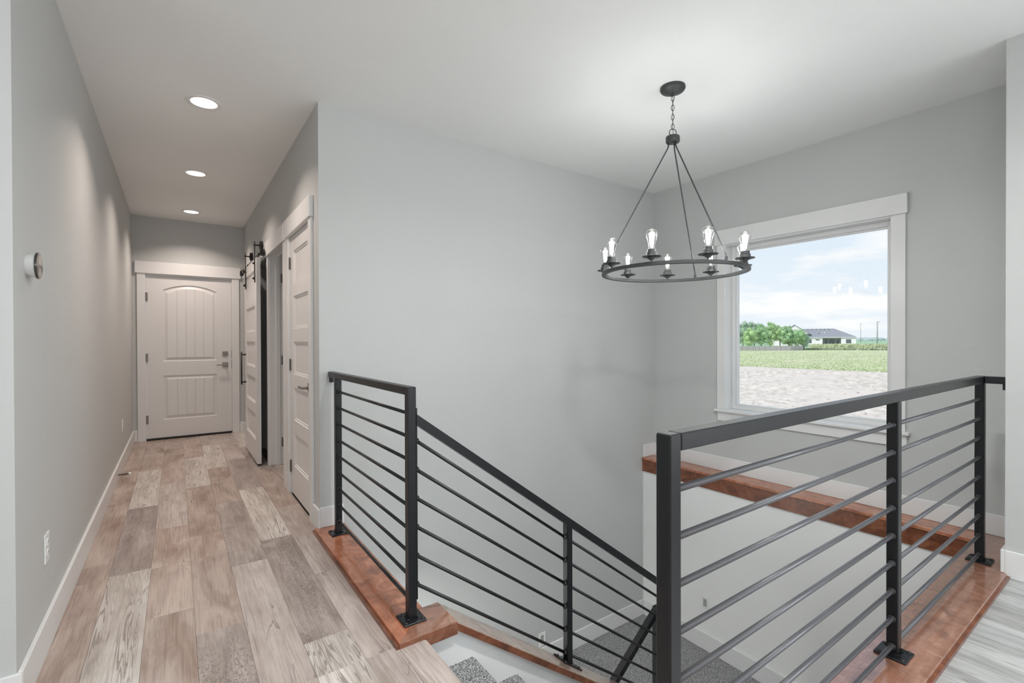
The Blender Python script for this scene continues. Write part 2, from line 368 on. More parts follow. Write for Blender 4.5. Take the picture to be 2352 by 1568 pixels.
def clip(x0, x1, y0, y1, kind):
    # regions of floor: (xmin, xmax, ymin, ymax, visible)
    for a, b, c_, d, vis in ((XL, XR, 1.81, YE, 1), (XL, CB, .9, 1.81, 1), (XR, XR + 1.0, 4.38, 5.15, 1), (-4.2, XL, -5.25, 2.2, 0), (XL, CB, -5.25, .9, 0),
                             (CB, 1.35, -5.25, .52, 0), (1.35, XS, -.75, .52, 1), (1.35, XS, -5.25, -.75, 0), (XN * 0 + CB, CB + .001, .6, .7, 0)):
        if a == XL and c_ == 1.81:
            for aa, bb, cc, dd in ((XL, CB, 1.81, 3.19), (XL, XR, 3.19, YE)):
                q = (max(x0, aa), min(x1, bb), max(y0, cc), min(y1, dd))
                if q[0] < q[1] and q[2] < q[3]: plank(*q, kind, True)
            continue
        q = (max(x0, a), min(x1, b), max(y0, c_), min(y1, d))
        if q[0] < q[1] and q[2] < q[3]: plank(*q, kind, bool(vis))
rnd = random.Random(3)
for k in range(-23, 23):
    j0 = joint.get(k, (k * .437 % 1) * PLN + .2)
    n0 = math.floor((-5.25 - j0) / PLN); n1 = math.ceil((YE - j0) / PLN)
    for n_ in range(n0, n1):
        y = j0 + n_ * PLN; kind = None
        for (kk, yy), t_ in fixed.items():
            if kk == k and abs(yy - y) < .1: kind = t_
        if kind is None: kind = rnd.choices(('white', 'beige', 'dark', 'grain'), (1, 4, 2, 4))[0] if k < 6 else ('grey' if k > 7 else 'grain')
        clip(X0 + k * PWD, X0 + (k + 1) * PWD, y, y + PLN, kind)
for k, bm in rest.items(): finish('plank_run', bm, PLK[k], floor, kind='stuff')
# rounded nosing board at the head of the stairs
pr_ = [(CB + .001, 0), (XN - .012, 0), (XN - .003, -.004), (XN, -.013), (XN - .003, -.024), (XN - .012, -.03), (XN - .03, -.03), (XN - .03, -.012), (CB + .001, -.012)]
prism('nosing_board', [(x, .725, z) for x, z in pr_], (0, CN - .725 + .0, 0), PLK['grain'], floor, origin=None)

# ------------------------------------------------------------------ wood caps round the stairwell (setting trim)
t1 = thing('trim_1', 'stained wood cap on the hall edge of the stairwell', 'trim', (CB, CN, 0), kind='structure')
CT, CZ = .022, -.032
prism('cap_board', [(CB, YA, CT), (CB, CN - .012, CT), (.897, CF - .012, CT), (.897, YA, CT)], (0, 0, CZ - CT), CAPY, t1)
prism('cap_board', [(CB + .001, CN - .012, CT), (.973, CN - .012, CT), (.973, CF - .012, CT), (.898, CF - .012, CT)], (0, 0, CZ - CT), CAPX, t1)
SL = -.727                       # pitch of the stair
sx0, sx1 = .975, 3.0
def slope_z(x): return .018 + (x - sx0) * SL
prism('sloped_cap', [(sx0, CN - .012, slope_z(sx0)), (sx1, CN - .012, slope_z(sx1)), (sx1, CN - .012, slope_z(sx1) - .036), (sx0, CN - .012, slope_z(sx0) - .036)], (0, CF - CN, 0), CAPSHEEN, t1)
box('quarter_trim', (CB - .012, CN - .012, 0), (CB, YA, .014), CAPS, t1)
prism('cap_edge', [(sx0, CN - .0122, slope_z(sx0) - .004), (sx1, CN - .0122, slope_z(sx1) - .004), (sx1, CN - .0122, slope_z(sx1) - .036), (sx0, CN - .0122, slope_z(sx0) - .036)], (0, -.0012, 0), CAPS, t1)
box('cap_edge', (CB, CN - .0135, CZ), (.974, CN - .0122, CT - .004), CAPE, t1)
# white knee wall below the sloped cap
prism('wall_knee', [(XN - .04, 1.815, -.034), (sx0, 1.815, slope_z(sx0) - .037), (2.85, 1.815, slope_z(2.85) - .037), (2.85, 1.815, -3.0), (XN - .04, 1.815, -3.0)], (0, .14, 0), WELL, kind='structure')
t2 = thing('trim_2', 'stained wood cap below the near guard rail', 'trim', (.78, .52, 0), kind='structure')
box('cap_board', (.78, .52, -.004), (2.35, .722, CT), CAPX, t2, .003)
box('cap_board', (2.3505, .52, -.004), (XS + .06, .722, CT), CAPX, t2, .003)
box('cap_board', (XS + .0605, .532, -.004), (XW, .722, CT), CAPX, t2, .002)
box('cap_edge', (.78, .508, 0), (XS - .02, .52, .014), CAPS, t2)
t3 = thing('trim_3', 'stained wood ledge along the window wall', 'trim', (XB, YA, 0), kind='structure')
box('ledge_board', (XB - .022, .7225, 0), (XW, YA, CT), CAPY, t3, .003)
box('ledge_fascia', (XB - .012, .7225, -.118), (XB + .004, YA, 0), CAPS, t3)

# ------------------------------------------------------------------ baseboards
BH = .14
def bb(name, lo, hi):
    return st(name, lo, hi, TRIM, bev=.003)
bb('baseboard_left', (XL, 2.2, 0), (XL + .015, YE, BH)); bb('baseboard_living', (-4.2, 2.185, 0), (XL + .015, 2.2, BH))
bb('baseboard_end_left', (XL + .015, YE - .015, 0), (-.388, YE, BH)); bb('baseboard_end_right', (.694, YE - .015, 0), (XR, YE, BH))
bb('baseboard_hall_corner', (XR - .015, YA - .015, .001), (XR, 3.345, BH)); bb('baseboard_stair_top', (XR, YA - .015, CT), (.897, YA, BH + .01))
bb('baseboard_between_doors', (XR - .015, 4.235, 0), (XR, 4.285, BH)); bb('baseboard_hall_far', (XR - .015, D3[1], 0), (XR, YE, BH))
bb('baseboard_landing_stair', (1.9, YA - .015, ZL), (XB, YA, ZL + .155)); bb('baseboard_landing_window', (XB - .015, .73, ZL), (XB, YA - .015, ZL + .155))
bb('baseboard_window', (XW - .015, .53, CT), (XW, YA - .015, BH + .01)); bb('baseboard_ledge_end', (XB - .004, YA - .015, CT), (XW, YA, BH + .01))
bb('baseboard_right', (XS - .015, -5.2, 0), (XS, .53, BH)); bb('baseboard_right_return', (XS - .015, .53, CT), (XW - .016, .545, BH))

# ------------------------------------------------------------------ window
w = thing('window_1', 'large picture window with white craftsman casing', 'window', (XW, 1.79, WZ0), kind='structure')
box('side_casing', (XW - .018, WY0 - .087, WZ0), (XW, WY0 - .004, WZ1), TRIM, w, .002); box('side_casing', (XW - .018, WY1 + .004, WZ0), (XW, WY1 + .08, WZ1), TRIM, w, .002)
box('head_casing', (XW - .03, 1.088, WZ1), (XW, 2.503, 2.216), TRIM, w, .003)
box('window_sill', (XW - .045, 1.075, WZ0 - .022), (XW + .12, 2.5, WZ0), TRIM, w, .003)
box('apron', (XW - .018, 1.092, .482), (XW, 2.478, WZ0 - .022), TRIM, w, .002)
boxes('jamb', [((XW - .006, WY0 - .012, WZ0), (XW + .1, WY0, WZ1)), ((XW - .006, WY1, WZ0), (XW + .1, WY1 + .012, WZ1)), ((XW - .006, WY0, WZ1 - .012), (XW + .1, WY1, WZ1))], TRIM, w)
def rim(name, x0, x1, y0, y1, z0, z1, t_, m, par, bev=.003):
    bm = bmnew()
    for lo, hi in (((x0, y0, z0), (x1, y0 + t_, z1)), ((x0, y1 - t_, z0), (x1, y1, z1)), ((x0, y0 + t_, z0), (x1, y1 - t_, z0 + t_)), ((x0, y0 + t_, z1 - t_), (x1, y1 - t_, z1))): abox(bm, lo, hi, bev)
    return finish(name, bm, m, par)
rim('window_frame', XW + .085, XW + .16, WY0, WY1, WZ0, WZ1 - .012, .036, TRIM, w)
rim('glazing_bead', XW + .098, XW + .14, WY0 + .036, WY1 - .036, WZ0 + .036, WZ1 - .048, .012, TRIM, w, .002)
bm = bmnew(); xg = XW + .115
bm.faces.new([bm.verts.new(c_) for c_ in ((xg, WY0 + .03, WZ0 + .03), (xg, WY1 - .03, WZ0 + .03), (xg, WY1 - .03, WZ1 - .04), (xg, WY0 + .03, WZ1 - .04))])
finish('window_pane', bm, PANE, w)

# ------------------------------------------------------------------ stairs
sc_ = thing('staircase', 'grey carpeted staircase turning at a square landing below the floor', 'stairs', (XN, .75, ZL), kind='structure')
def carpet_step(x0, x1, y0, y1, zt, h, d=.012, name='carpeted_step'):
    """rounded step with an uneven pile surface"""
    bm = bmnew(); nx = max(2, int((x1 - x0) / d)); ny = max(2, int((y1 - y0) / d)); R = random.Random(int(x0 * 1000 + y0 * 77))
    prof = [(x0, zt, .2)] + [(x0 + (x1 - x0 - .012) * i / nx, zt, 1) for i in range(1, nx + 1)]
    prof += [(x1 - .004, zt - .004, .6), (x1, zt - .014, .6)] + [(x1, zt - .014 - (h - .014) * i / 6, .4) for i in range(1, 7)]
    rows = []
    for j in range(ny + 1):
        y = y0 + (y1 - y0) * j / ny; rows.append([bm.verts.new((x + R.uniform(-.001, .001) * q, y, z + R.uniform(-.0035, .0015) * q)) for x, z, q in prof])
    for a, b in zip(rows, rows[1:]):
        for i in range(len(prof) - 1): bm.faces.new((a[i], a[i + 1], b[i + 1], b[i]))
    return finish(name, bm, CARPET, sc_, smooth=True)
for k in range(1, 9): carpet_step(XN + (k - 1) * TREAD - .02, XN + k * TREAD, .73, 1.815, -k * RISE, RISE)
box('riser_board', (XN - .04, .73, -RISE), (XN - .03, 1.815, -.03), TRIM, sc_)
def carpet_flat(name, x0, x1, y0, y1, z, d):
    bm = bmnew(); nx = int((x1 - x0) / d); ny = int((y1 - y0) / d); R = random.Random(5)
    g = [[bm.verts.new((x0 + (x1 - x0) * i / nx, y0 + (y1 - y0) * j / ny, z + R.uniform(-.003, .002))) for j in range(ny + 1)] for i in range(nx + 1)]
    for i in range(nx):
        for j in range(ny): bm.faces.new((g[i][j], g[i + 1][j], g[i + 1][j + 1], g[i][j + 1]))
    return finish(name, bm, CARPET, sc_, smooth=True)
XL2 = 2.25
carpet_flat('landing', 2.74, XB, .73, YA, ZL, .014); carpet_flat('landing', XL2, 2.74, 1.955, YA, ZL, .014)
box('landing_base', (XL2, 1.956, ZL - .2), (XB, YA, ZL - .006), WELL, sc_); box('landing_base', (2.852, .73, ZL - .2), (XB, 1.955, ZL - .006), WELL, sc_)
for k in range(1, 8):
    xr = XL2 - (k - 1) * TREAD; z = ZL - k * RISE
    box('lower_step', (xr - TREAD, 1.956, z - RISE), (xr, YA - .002, z), CARPET, sc_, .012, 2)

# ------------------------------------------------------------------ railings
PW_ = .019                      # half of the 38 mm square tube
def post(root, x, y, z0, z1, label=None, plate=True):
    p_ = box('post', (x - PW_, y - PW_, z0), (x + PW_, y + PW_, z1), BLACK, root, .003)
    if plate:
        q = box('base_plate', (x - .05, y - .05, z0 - .001), (x + .05, y + .05, z0 + .008), BLACK, root, .002)
        for dx in (-1, 1):
            for dy in (-1, 1): lathe('bolt', (x + dx * .037, y + dy * .037, z0 + .0075), [(.0085, 0), (.0085, .002), (.006, .005), (0, .0065)], BLKHW, q, 8)
        tube('weld', [(x - PW_ - .002, y - PW_ - .002, z0 + .009), (x + PW_ + .002, y - PW_ - .002, z0 + .009), (x + PW_ + .002, y + PW_ + .002, z0 + .009), (x - PW_ - .002, y + PW_ + .002, z0 + .009)], .003, BLACK, q, 6, True)
    return p_
def rod(root, a, b, r=.0076, cols=(True, True), m=None):
    o = tube('rod', [a, b], r, m or BLACK, root, 12); d = (Vector(b) - Vector(a)).normalized()
    for f, p_, s_ in ((cols[0], a, 1), (cols[1], b, -1)):
        if f: lathe('collar', Vector(p_), [(.0, -.001), (.0125, -.001), (.0135, .003), (.0125, .007), (.0095, .010), (.007, .012)], BLKHW, o, 12, d * s_, False)
    return o
GX, GY1, GY2 = .821, 3.045, 1.921
g = thing('guard_railing', 'short black metal guard railing across the end of the hall floor', 'railing', (GX, GY2, CT), 'black metal railings')
post(g, GX, GY1, CT, .986); post(g, GX, GY2, CT, 1.022)
box('top_rail', (GX - PW_, GY2 + PW_, .986), (GX + PW_, YA - .004, 1.022), BLACK, g, .003)
box('wall_bracket', (GX - .012, YA - .022, .952), (GX + .012, YA - .002, .986), BLACK, g, .002)
for i in range(9): rod(g, (GX, GY1 - PW_, .101 + i * .1005), (GX, GY2 + PW_, .101 + i * .1005))
# sloping stair rail
s2 = thing('stair_railing', 'black metal railing sloping down along the stairs', 'railing', (1.72, GY2, slope_z(1.72)), 'black metal railings')
SR = -.727
xs0, xs1 = GX + PW_ + .001, 2.575
def bar(name, root, p0, p1, hw, hz, m=BLACK):
    """square tube lying in a plane of constant y, cut with plumb ends; p = top centre line"""
    hw += .0006
    return prism(name, [(p0[0], p0[1] - hw, p0[2]), (p1[0], p1[1] - hw, p1[2]), (p1[0], p1[1] - hw, p1[2] - hz), (p0[0], p0[1] - hw, p0[2] - hz)], (0, 2 * hw, 0), m, root)
zt0 = .905
bar('top_rail', s2, (xs0, GY2, zt0), (xs1 + PW_, GY2, zt0 + (xs1 + PW_ - xs0) * SR), PW_, .046)
xm = 1.722
def sz(x): return slope_z(x)
post(s2, xm, GY2, sz(xm) - .01, zt0 + (xm - xs0) * SR - .03, plate=False); post(s2, xs1, GY2, sz(xs1) - .01, zt0 + (xs1 - xs0) * SR - .03, plate=False)
for x_ in (xm, xs1):
    pl = prism('base_plate', [(x_ - .062, GY2 - .045, sz(x_ - .062) + .008), (x_ + .062, GY2 - .045, sz(x_ + .062) + .008), (x_ + .062, GY2 - .045, sz(x_ + .062)), (x_ - .062, GY2 - .045, sz(x_ - .062))], (0, .09, 0), BLACK, s2)
    for dx in (-1, 1):
        for dy in (-1, 1): lathe('bolt', (x_ + dx * .047, GY2 + dy * .033, sz(x_ + dx * .047) + .007), [(.0085, 0), (.0085, .003), (.005, .006), (0, .007)], BLKHW, pl, 8)
box('fixing_plate', (xs0 - .001, GY2 - .016, .105), (xs0 + .005, GY2 + .016, .93), BLACK, s2, .001)
for i in range(6):
    z = .787 - i * .1245
    rod(s2, (xs0 + .005, GY2, z), (xm - PW_, GY2, z + (xm - PW_ - xs0) * SR)); rod(s2, (xm + PW_, GY2, z + (xm + PW_ - xs0) * SR), (xs1 - PW_, GY2, z + (xs1 - PW_ - xs0) * SR), cols=(False, True))
# lower flight rail
s3 = thing('lower_handrail', 'black metal handrail of the lower flight slanting over the grey landing', 'railing', (2.52, 1.989, ZL), 'black metal railings')
bar('top_rail', s3, (1.60, 1.989, -1.245), (2.535, 1.989, -.535), PW_, .046)
box('post', (2.535, 1.989 - PW_, ZL), (2.535 + 2 * PW_, 1.989 + PW_, -.52), BLACK, s3, .002)
box('post', (1.61, 1.989 - PW_, ZL - 3 * RISE), (1.61 + 2 * PW_, 1.989 + PW_, -1.27), BLACK, s3, .002)
# near guard rail
RY, R1, R2, R3 = .637, .859, 2.227, 3.545
g2 = thing('guard_railing', 'long black metal guard railing in front of the window, nearest the viewer', 'railing', (R1, RY, CT), 'black metal railings')
post(g2, R1, RY, CT, 1.021); post(g2, R2, RY, CT, .983); post(g2, R3, RY, CT, .983)
box('top_rail', (R1 + PW_, RY - PW_, .983), (R3 + PW_, RY + PW_, 1.021), BLACK, g2, .003)
box('return_rail', (R3 - PW_, .536, .983), (R3 + PW_, RY - PW_ - .0005, 1.020), BLACK, g2, .003); box('wall_bracket', (R3 - .012, .532, .952), (R3 + .012, .55, .983), BLACK, g2)
for i in range(9):
    z = .896 - i * .1046; rod(g2, (R1 + PW_, RY, z), (R2 - PW_, RY, z), .0079, (False, True), RODLIT); rod(g2, (R2 + PW_, RY, z), (R3 - PW_, RY, z), .0079, (False, True), RODLIT)

# ------------------------------------------------------------------ doors
def recessed(bm, y0, y1, z0, z1, xf, dpt, panels, zz=None):
    """slab front (plane x = xf, facing -x) with stepped recessed panels"""
    def q(pts): bm.faces.new([bm.verts.new(p_) for p_ in pts])
    py0, py1 = panels[0][0], panels[0][1]
    q([(xf, y0, z0), (xf, py0, z0), (xf, py0, z1), (xf, y0, z1)]); q([(xf, py1, z0), (xf, y1, z0), (xf, y1, z1), (xf, py1, z1)])
    zs_ = sorted(panels, key=lambda p_: p_[2]); cur = z0
    for a, b, c_, d in zs_: q([(xf, a, cur), (xf, b, cur), (xf, b, c_), (xf, a, c_)]); cur = d
    q([(xf, py0, cur), (xf, py1, cur), (xf, py1, z1), (xf, py0, z1)])
    for a, b, c_, d in zs_:
        lv = [(0, 0), (.004, .007), (.014, .007), (.018, .013)]
        R_ = [[(xf + dp, a + i_, c_ + i_), (xf + dp, b - i_, c_ + i_), (xf + dp, b - i_, d - i_), (xf + dp, a + i_, d - i_)] for i_, dp in lv]
        for u_, v_ in zip(R_, R_[1:]):
            for i in range(4): q([u_[i], u_[(i + 1) % 4], v_[(i + 1) % 4], v_[i]])
        q(R_[-1])
def slab5(name, x0, x1, y0, y1, z0, z1, parent, sc=.105):
    bm = bmnew(); ph = [(.239, .497), (.600, .857), (.960, 1.215), (1.317, 1.571), (1.665, 1.925)]
    recessed(bm, y0, y1, z0, z1, x0, .013, [(y0 + sc, y1 - sc, a, b) for a, b in ph])
    def q(pts): bm.faces.new([bm.verts.new(p_) for p_ in pts])
    q([(x1, y0, z0), (x1, y1, z0), (x1, y1, z1), (x1, y0, z1)]); q([(x0, y0, z0), (x1, y0, z0), (x1, y0, z1), (x0, y0, z1)]); q([(x0, y1, z0), (x1, y1, z0), (x1, y1, z1), (x0, y1, z1)])
    q([(x0, y0, z1), (x1, y0, z1), (x1, y1, z1), (x0, y1, z1)]); q([(x0, y0, z0), (x1, y0, z0), (x1, y1, z0), (x0, y1, z0)])
    bmesh.ops.remove_doubles(bm, verts=bm.verts, dist=.0003)
    return finish(name, bm, DOORM, parent)
def lever_x(root, x, y, z, dy):
    """square rose and lever on a face looking to -x"""
    h = box('door_handle', (x - .007, y - .032, z - .032), (x, y + .032, z + .032), NICKEL, root, .0015)
    lathe('stem', (x - .007, y, z), [(.013, 0), (.013, -.012), (.009, -.014), (.009, -.045), (0, -.045)], NICKEL, h, 14, Vector((1, 0, 0)))
    box('lever', (x - .056, min(y - .012 * (1 if dy > 0 else -1), y + dy), z - .008), (x - .042, max(y - .012 * (1 if dy > 0 else -1), y + dy), z + .008), NICKEL, h, .003)
def hinge_x(root, x, y, z):
    h = box('hinge', (x - .002, y - .012, z - .045), (x + .001, y + .016, z + .045), NICKEL, root, .0008)
    bm = bmnew()
    for i in range(5): alathe(bm, (x - .006, y, z - .045 + i * .018), [(0, 0), (.0058, 0), (.0058, .017), (0, .017)], 10)
    alathe(bm, (x - .006, y, z - .048), [(0, 0), (.004, 0), (.004, .098), (0, .098)], 8)
    finish('barrel', bm, NICKEL, h, smooth=False)
def casing_x(root, y0, y1, zh, head=(0, 0), wd=.083, head_h=.145):
    box('side_casing', (XR - .018, y0 - wd, 0), (XR, y0 - .005, zh), TRIM, root, .002); box('side_casing', (XR - .018, y1 + .005, 0), (XR, y1 + wd, zh), TRIM, root, .002)
    box('head_casing', (XR - .03, y0 - wd - head[0], zh), (XR, y1 + wd + head[1], zh + head_h), TRIM, root, .003)
# closet door
d1 = thing('door_2', 'closed white five-panel closet door with a nickel lever', 'door', (XR, D1[0], 0), kind='structure')
casing_x(d1, *D1, DH, (.012, .012)); boxes('jamb', [((XR - .001, D1[0] - .015, 0), (XR + .12, D1[0], DH)), ((XR - .001, D1[1], 0), (XR + .12, D1[1] + .015, DH)), ((XR - .001, D1[0] - .015, DH), (XR + .12, D1[1] + .015, DH + .015))], TRIM, d1)
sl = slab5('door_panel', XR + .004, XR + .039, D1[0] + .003, D1[1] - .003, .014, DH - .003, d1)
lever_x(d1, XR + .004, D1[0] + .062, .895, .115)
for z in (.22, 1.03, 1.84): hinge_x(d1, XR + .002, D1[1] + .001, z)
# doorway
d2 = thing('door_3', 'open doorway with white casing and hinges on its jamb', 'door', (XR, D2[0], 0), kind='structure')
casing_x(d2, *D2, DH, (.008, .012)); boxes('jamb', [((XR - .001, D2[0] - .015, 0), (XR + .14, D2[0], DH)), ((XR - .001, D2[1], 0), (XR + .14, D2[1] + .015, DH)), ((XR - .001, D2[0] - .015, DH), (XR + .14, D2[1] + .015, DH + .015))], TRIM, d2)
boxes('stop', [((XR + .055, D2[1] - .011, 0), (XR + .09, D2[1], DH)), ((XR + .055, D2[0], 0), (XR + .09, D2[0] + .011, DH)), ((XR + .055, D2[0] + .011, DH - .011), (XR + .09, D2[1] - .011, DH))], TRIM, d2)
for z in (.22, 1.03, 1.84): box('hinge', (XR + .100, D2[1] - .0025, z - .045), (XR + .132, D2[1], z + .045), NICKEL, d2, .001)
# exterior door at the hall end
d3 = thing('door_1', 'white two-panel exterior door with an arched upper panel', 'door', (0, YE, 0), kind='structure')
box('side_casing', (-.386, YE - .018, 0), (E0 - .006, YE, 2.05), TRIM, d3, .002); box('side_casing', (E1 + .006, YE - .018, 0), (.692, YE, 2.05), TRIM, d3, .002)
box('head_casing', (-.405, YE - .032, 2.05), (.712, YE, 2.195), TRIM, d3, .003)
boxes('jamb', [((E0 - .02, YE - .001, 0), (E0 - .003, YE + .12, 2.05)), ((E1 + .003, YE - .001, 0), (E1 + .02, YE + .12, 2.05)), ((E0 - .003, YE - .001, 2.033), (E1 + .003, YE + .12, 2.05))], TRIM, d3)
box('threshold', (E0 - .003, YE - .006, 0), (E1 + .003, YE + .1, .022), RUBBER, d3, .003)
def arched_door():
    """slab with an arch-topped and a square raised panel, both with plank grooves"""
    bm = bmnew(); yf = YE + .012; x0, x1, z0, z1 = E0, E1, .024, 2.031
    px0, px1 = -.132, .437
    NA = 14
    def arch(i_, xa, xb, zs, zm):
        pts = []
        for k in range(NA + 1):
            f = k / NA; pts.append((xa + i_ + (xb - xa - 2 * i_) * f, zs - i_ + (zm - zs) * (1 - (2 * f - 1) ** 2)))
        return pts
    def loop(i_, dep, kind):
        if kind == 0: bot, top = .245 + i_, arch(i_, px0, px1, .792, .792)
        else: bot, top = .970 + i_, arch(i_, px0, px1, 1.862, 1.932)
        pts = [(px0 + i_, bot), (px1 - i_, bot)] + top[::-1]
        return [(x, yf + dep, z) for x, z in pts]
    def face(p_):
        try: bm.faces.new([bm.verts.new(c_) for c_ in p_])
        except Exception: pass
    # flat stiles and rails
    face([(x0, yf, z0), (px0, yf, z0), (px0, yf, z1), (x0, yf, z1)]); face([(px1, yf, z0), (x1, yf, z0), (x1, yf, z1), (px1, yf, z1)])
    face([(px0, yf, z0), (px1, yf, z0), (px1, yf, .245), (px0, yf, .245)]); face([(px0, yf, .792), (px1, yf, .792), (px1, yf, .970), (px0, yf, .970)])
    tp = arch(0, px0, px1, 1.862, 1.932)
    for a, b in zip(tp, tp[1:]): face([(a[0], yf, a[1]), (b[0], yf, b[1]), (b[0], yf, z1), (a[0], yf, z1)])
    for kind in (0, 1):
        lv = [(0, 0), (.006, .010), (.018, .012), (.045, .002), (.048, .001)]
        Ls = [loop(i_, dp, kind) for i_, dp in lv]
        for A_, B_ in zip(Ls, Ls[1:]):
            n_ = len(A_)
            for i in range(n_): face([A_[i], A_[(i + 1) % n_], B_[(i + 1) % n_], B_[i]])
        # field with V grooves
        i_, dp = lv[-1]; xa, xb = px0 + i_, px1 - i_; zb = (.245 if kind == 0 else .970) + i_
        def ztop(x):
            if kind == 0: return .792 - i_
            f = (x - xa) / (xb - xa); return 1.862 - i_ + .07 * (1 - (2 * f - 1) ** 2)
        xs_ = []
        nb = 5
        for k in range(nb + 1):
            xc = xa + (xb - xa) * k / nb
            if 0 < k < nb: xs_ += [(xc - .005, 0), (xc, .005), (xc + .005, 0)]
            else: xs_.append((xc, 0))
        fine_ = []
        for (xa_, da), (xb_, db) in zip(xs_, xs_[1:]):
            k_ = max(1, int((xb_ - xa_) / .03)); fine_ += [(xa_ + (xb_ - xa_) * t_ / k_, da + (db - da) * t_ / k_) for t_ in range(k_)]
        fine_.append(xs_[-1])
        for (xa_, da), (xb_, db) in zip(fine_, fine_[1:]): face([(xa_, yf + dp + da, zb), (xb_, yf + dp + db, zb), (xb_, yf + dp + db, ztop(xb_)), (xa_, yf + dp + da, ztop(xa_))])
    face([(x0, yf, z1), (x1, yf, z1), (x1, yf + .044, z1), (x0, yf + .044, z1)]); face([(x0, yf, z0), (x1, yf, z0), (x1, yf + .044, z0), (x0, yf + .044, z0)])
    face([(x0, yf, z0), (x0, yf + .044, z0), (x0, yf + .044, z1), (x0, yf, z1)]); face([(x1, yf, z0), (x1, yf + .044, z0), (x1, yf + .044, z1), (x1, yf, z1)]); face([(x0, yf + .044, z0), (x1, yf + .044, z0), (x1, yf + .044, z1), (x0, yf + .044, z1)])
    bmesh.ops.remove_doubles(bm, verts=bm.verts, dist=.0002)
    return finish('door_panel', bm, DOORM, d3)
arched_door()
yf = YE + .012
h = box('deadbolt', (.498, yf - .009, 1.022), (.562, yf, 1.086), NICKEL, d3, .002); box('thumb_turn', (.526, yf - .024, 1.038), (.534, yf - .009, 1.070), NICKEL, h, .002)
h = box('door_handle', (.498, yf - .009, .878), (.562, yf, .942), NICKEL, d3, .002)
lathe('stem', (.535, yf - .009, .91), [(.013, 0), (.013, .014), (.009, .016), (.009, .05), (0, .05)], NICKEL, h, 14, Vector((0, -1, 0)))
box('lever', (.430, yf - .062, .902), (.547, yf - .047, .918), NICKEL, h, .003)
for z in (.26, 1.02, 1.77):
    h = box('hinge', (E0 - .010, YE - .003, z - .05), (E0 + .018, yf, z + .05), NICKEL, d3, .001)
    lathe('barrel', (E0 - .002, YE - .006, z - .05), [(0, 0), (.006, 0), (.006, .1), (0, .1)], NICKEL, h, 10)
box('latch_plate', (E1 - .001, yf - .004, .86), (E1 + .002, yf, .96), BLKHW, d3); box('latch_plate', (E1 - .001, yf - .004, 1.00), (E1 + .002, yf, 1.1), BLKHW, d3)

# ------------------------------------------------------------------ sliding barn door
BX0, BX1, B0, B1 = .640, .676, 5.205, 6.17
bd = thing('barn_door', 'white five-panel sliding barn door hanging from black wheels', 'door', (BX0, B0, 0))
slab5('door_panel', BX0, BX1, B0, B1, .022, 2.035, bd, .12)
ph = thing('barn_door_track', 'flat black track and white header board above the sliding door', 'door track', (.70, B0, 2.1))
box('header_board', (XR - .022, 5.30, 2.05), (XR, 7.25, 2.155), TRIM, ph, .002)
box('track_bar', (.692, 5.17, 2.082), (.699, 7.10, 2.118), BLKHW, ph, .001)
for y in (5.40, 5.86, 6.32, 6.78, 7.05): lathe('standoff', (XR - .022, y, 2.10), [(0, 0), (.010, 0), (.010, .028), (.013, .030), (.013, .046), (0, .046)], BLKHW, ph, 10, Vector((-1, 0, 0)))
for y in (5.23, 7.02): box('track_stop', (.676, y - .018, 2.06), (.714, y + .018, 2.122), BLKHW, ph, .002)
for y in (B0 + .085, B1 - .12):
    hg = box('hanger_strap', (BX0 - .008, y - .019, 1.80), (BX0 - .001, y + .019, 2.20), BLKHW, bd, .002)
    for z in (1.84, 1.99): lathe('strap_bolt', (BX0 - .008, y, z), [(.016, 0), (.016, .006), (.010, .016), (0, .018)], BLKHW, hg, 6, Vector((-1, 0, 0)), False)
    wb = bmnew(); c_ = Vector((.6955, y, 2.166)); 
    for xo in (-.008, .008): atube(wb, [(c_.x + xo, c_.y + .043 * math.cos(a * PI / 12), c_.z + .043 * math.sin(a * PI / 12)) for a in range(24)], .0055, 8, True)
    for a in range(5):
        t_ = a * 2 * PI / 5 + .4; atube(wb, [c_, c_ + Vector((0, .041 * math.cos(t_), .041 * math.sin(t_)))], .0065, 6)
    alathe(wb, c_ - Vector((.02, 0, 0)), [(0, 0), (.014, 0), (.014, .034), (0, .034)], 10, Vector((1, 0, 0)))
    finish('wheel', wb, BLKHW, hg)
    tube('axle', [(BX0 - .016, y, 2.166), (.715, y, 2.166)], .007, BLKHW, hg, 8)
hd = tube('pull_handle', [(BX0 - .045, B1 - .10, .735), (BX0 - .045, B1 - .10, 1.10)], .0075, BLKHW, bd, 8)
for z in (.765, 1.07): tube('handle_stand', [(BX0 - .052, B1 - .10, z), (BX0 - .0005, B1 - .10, z)], .008, BLKHW, hd, 8)
tube('floor_guide_pin', [(.658, B0 + .06, .0), (.658, B0 + .06, .021)], .006, RUBBER, bd, 8)

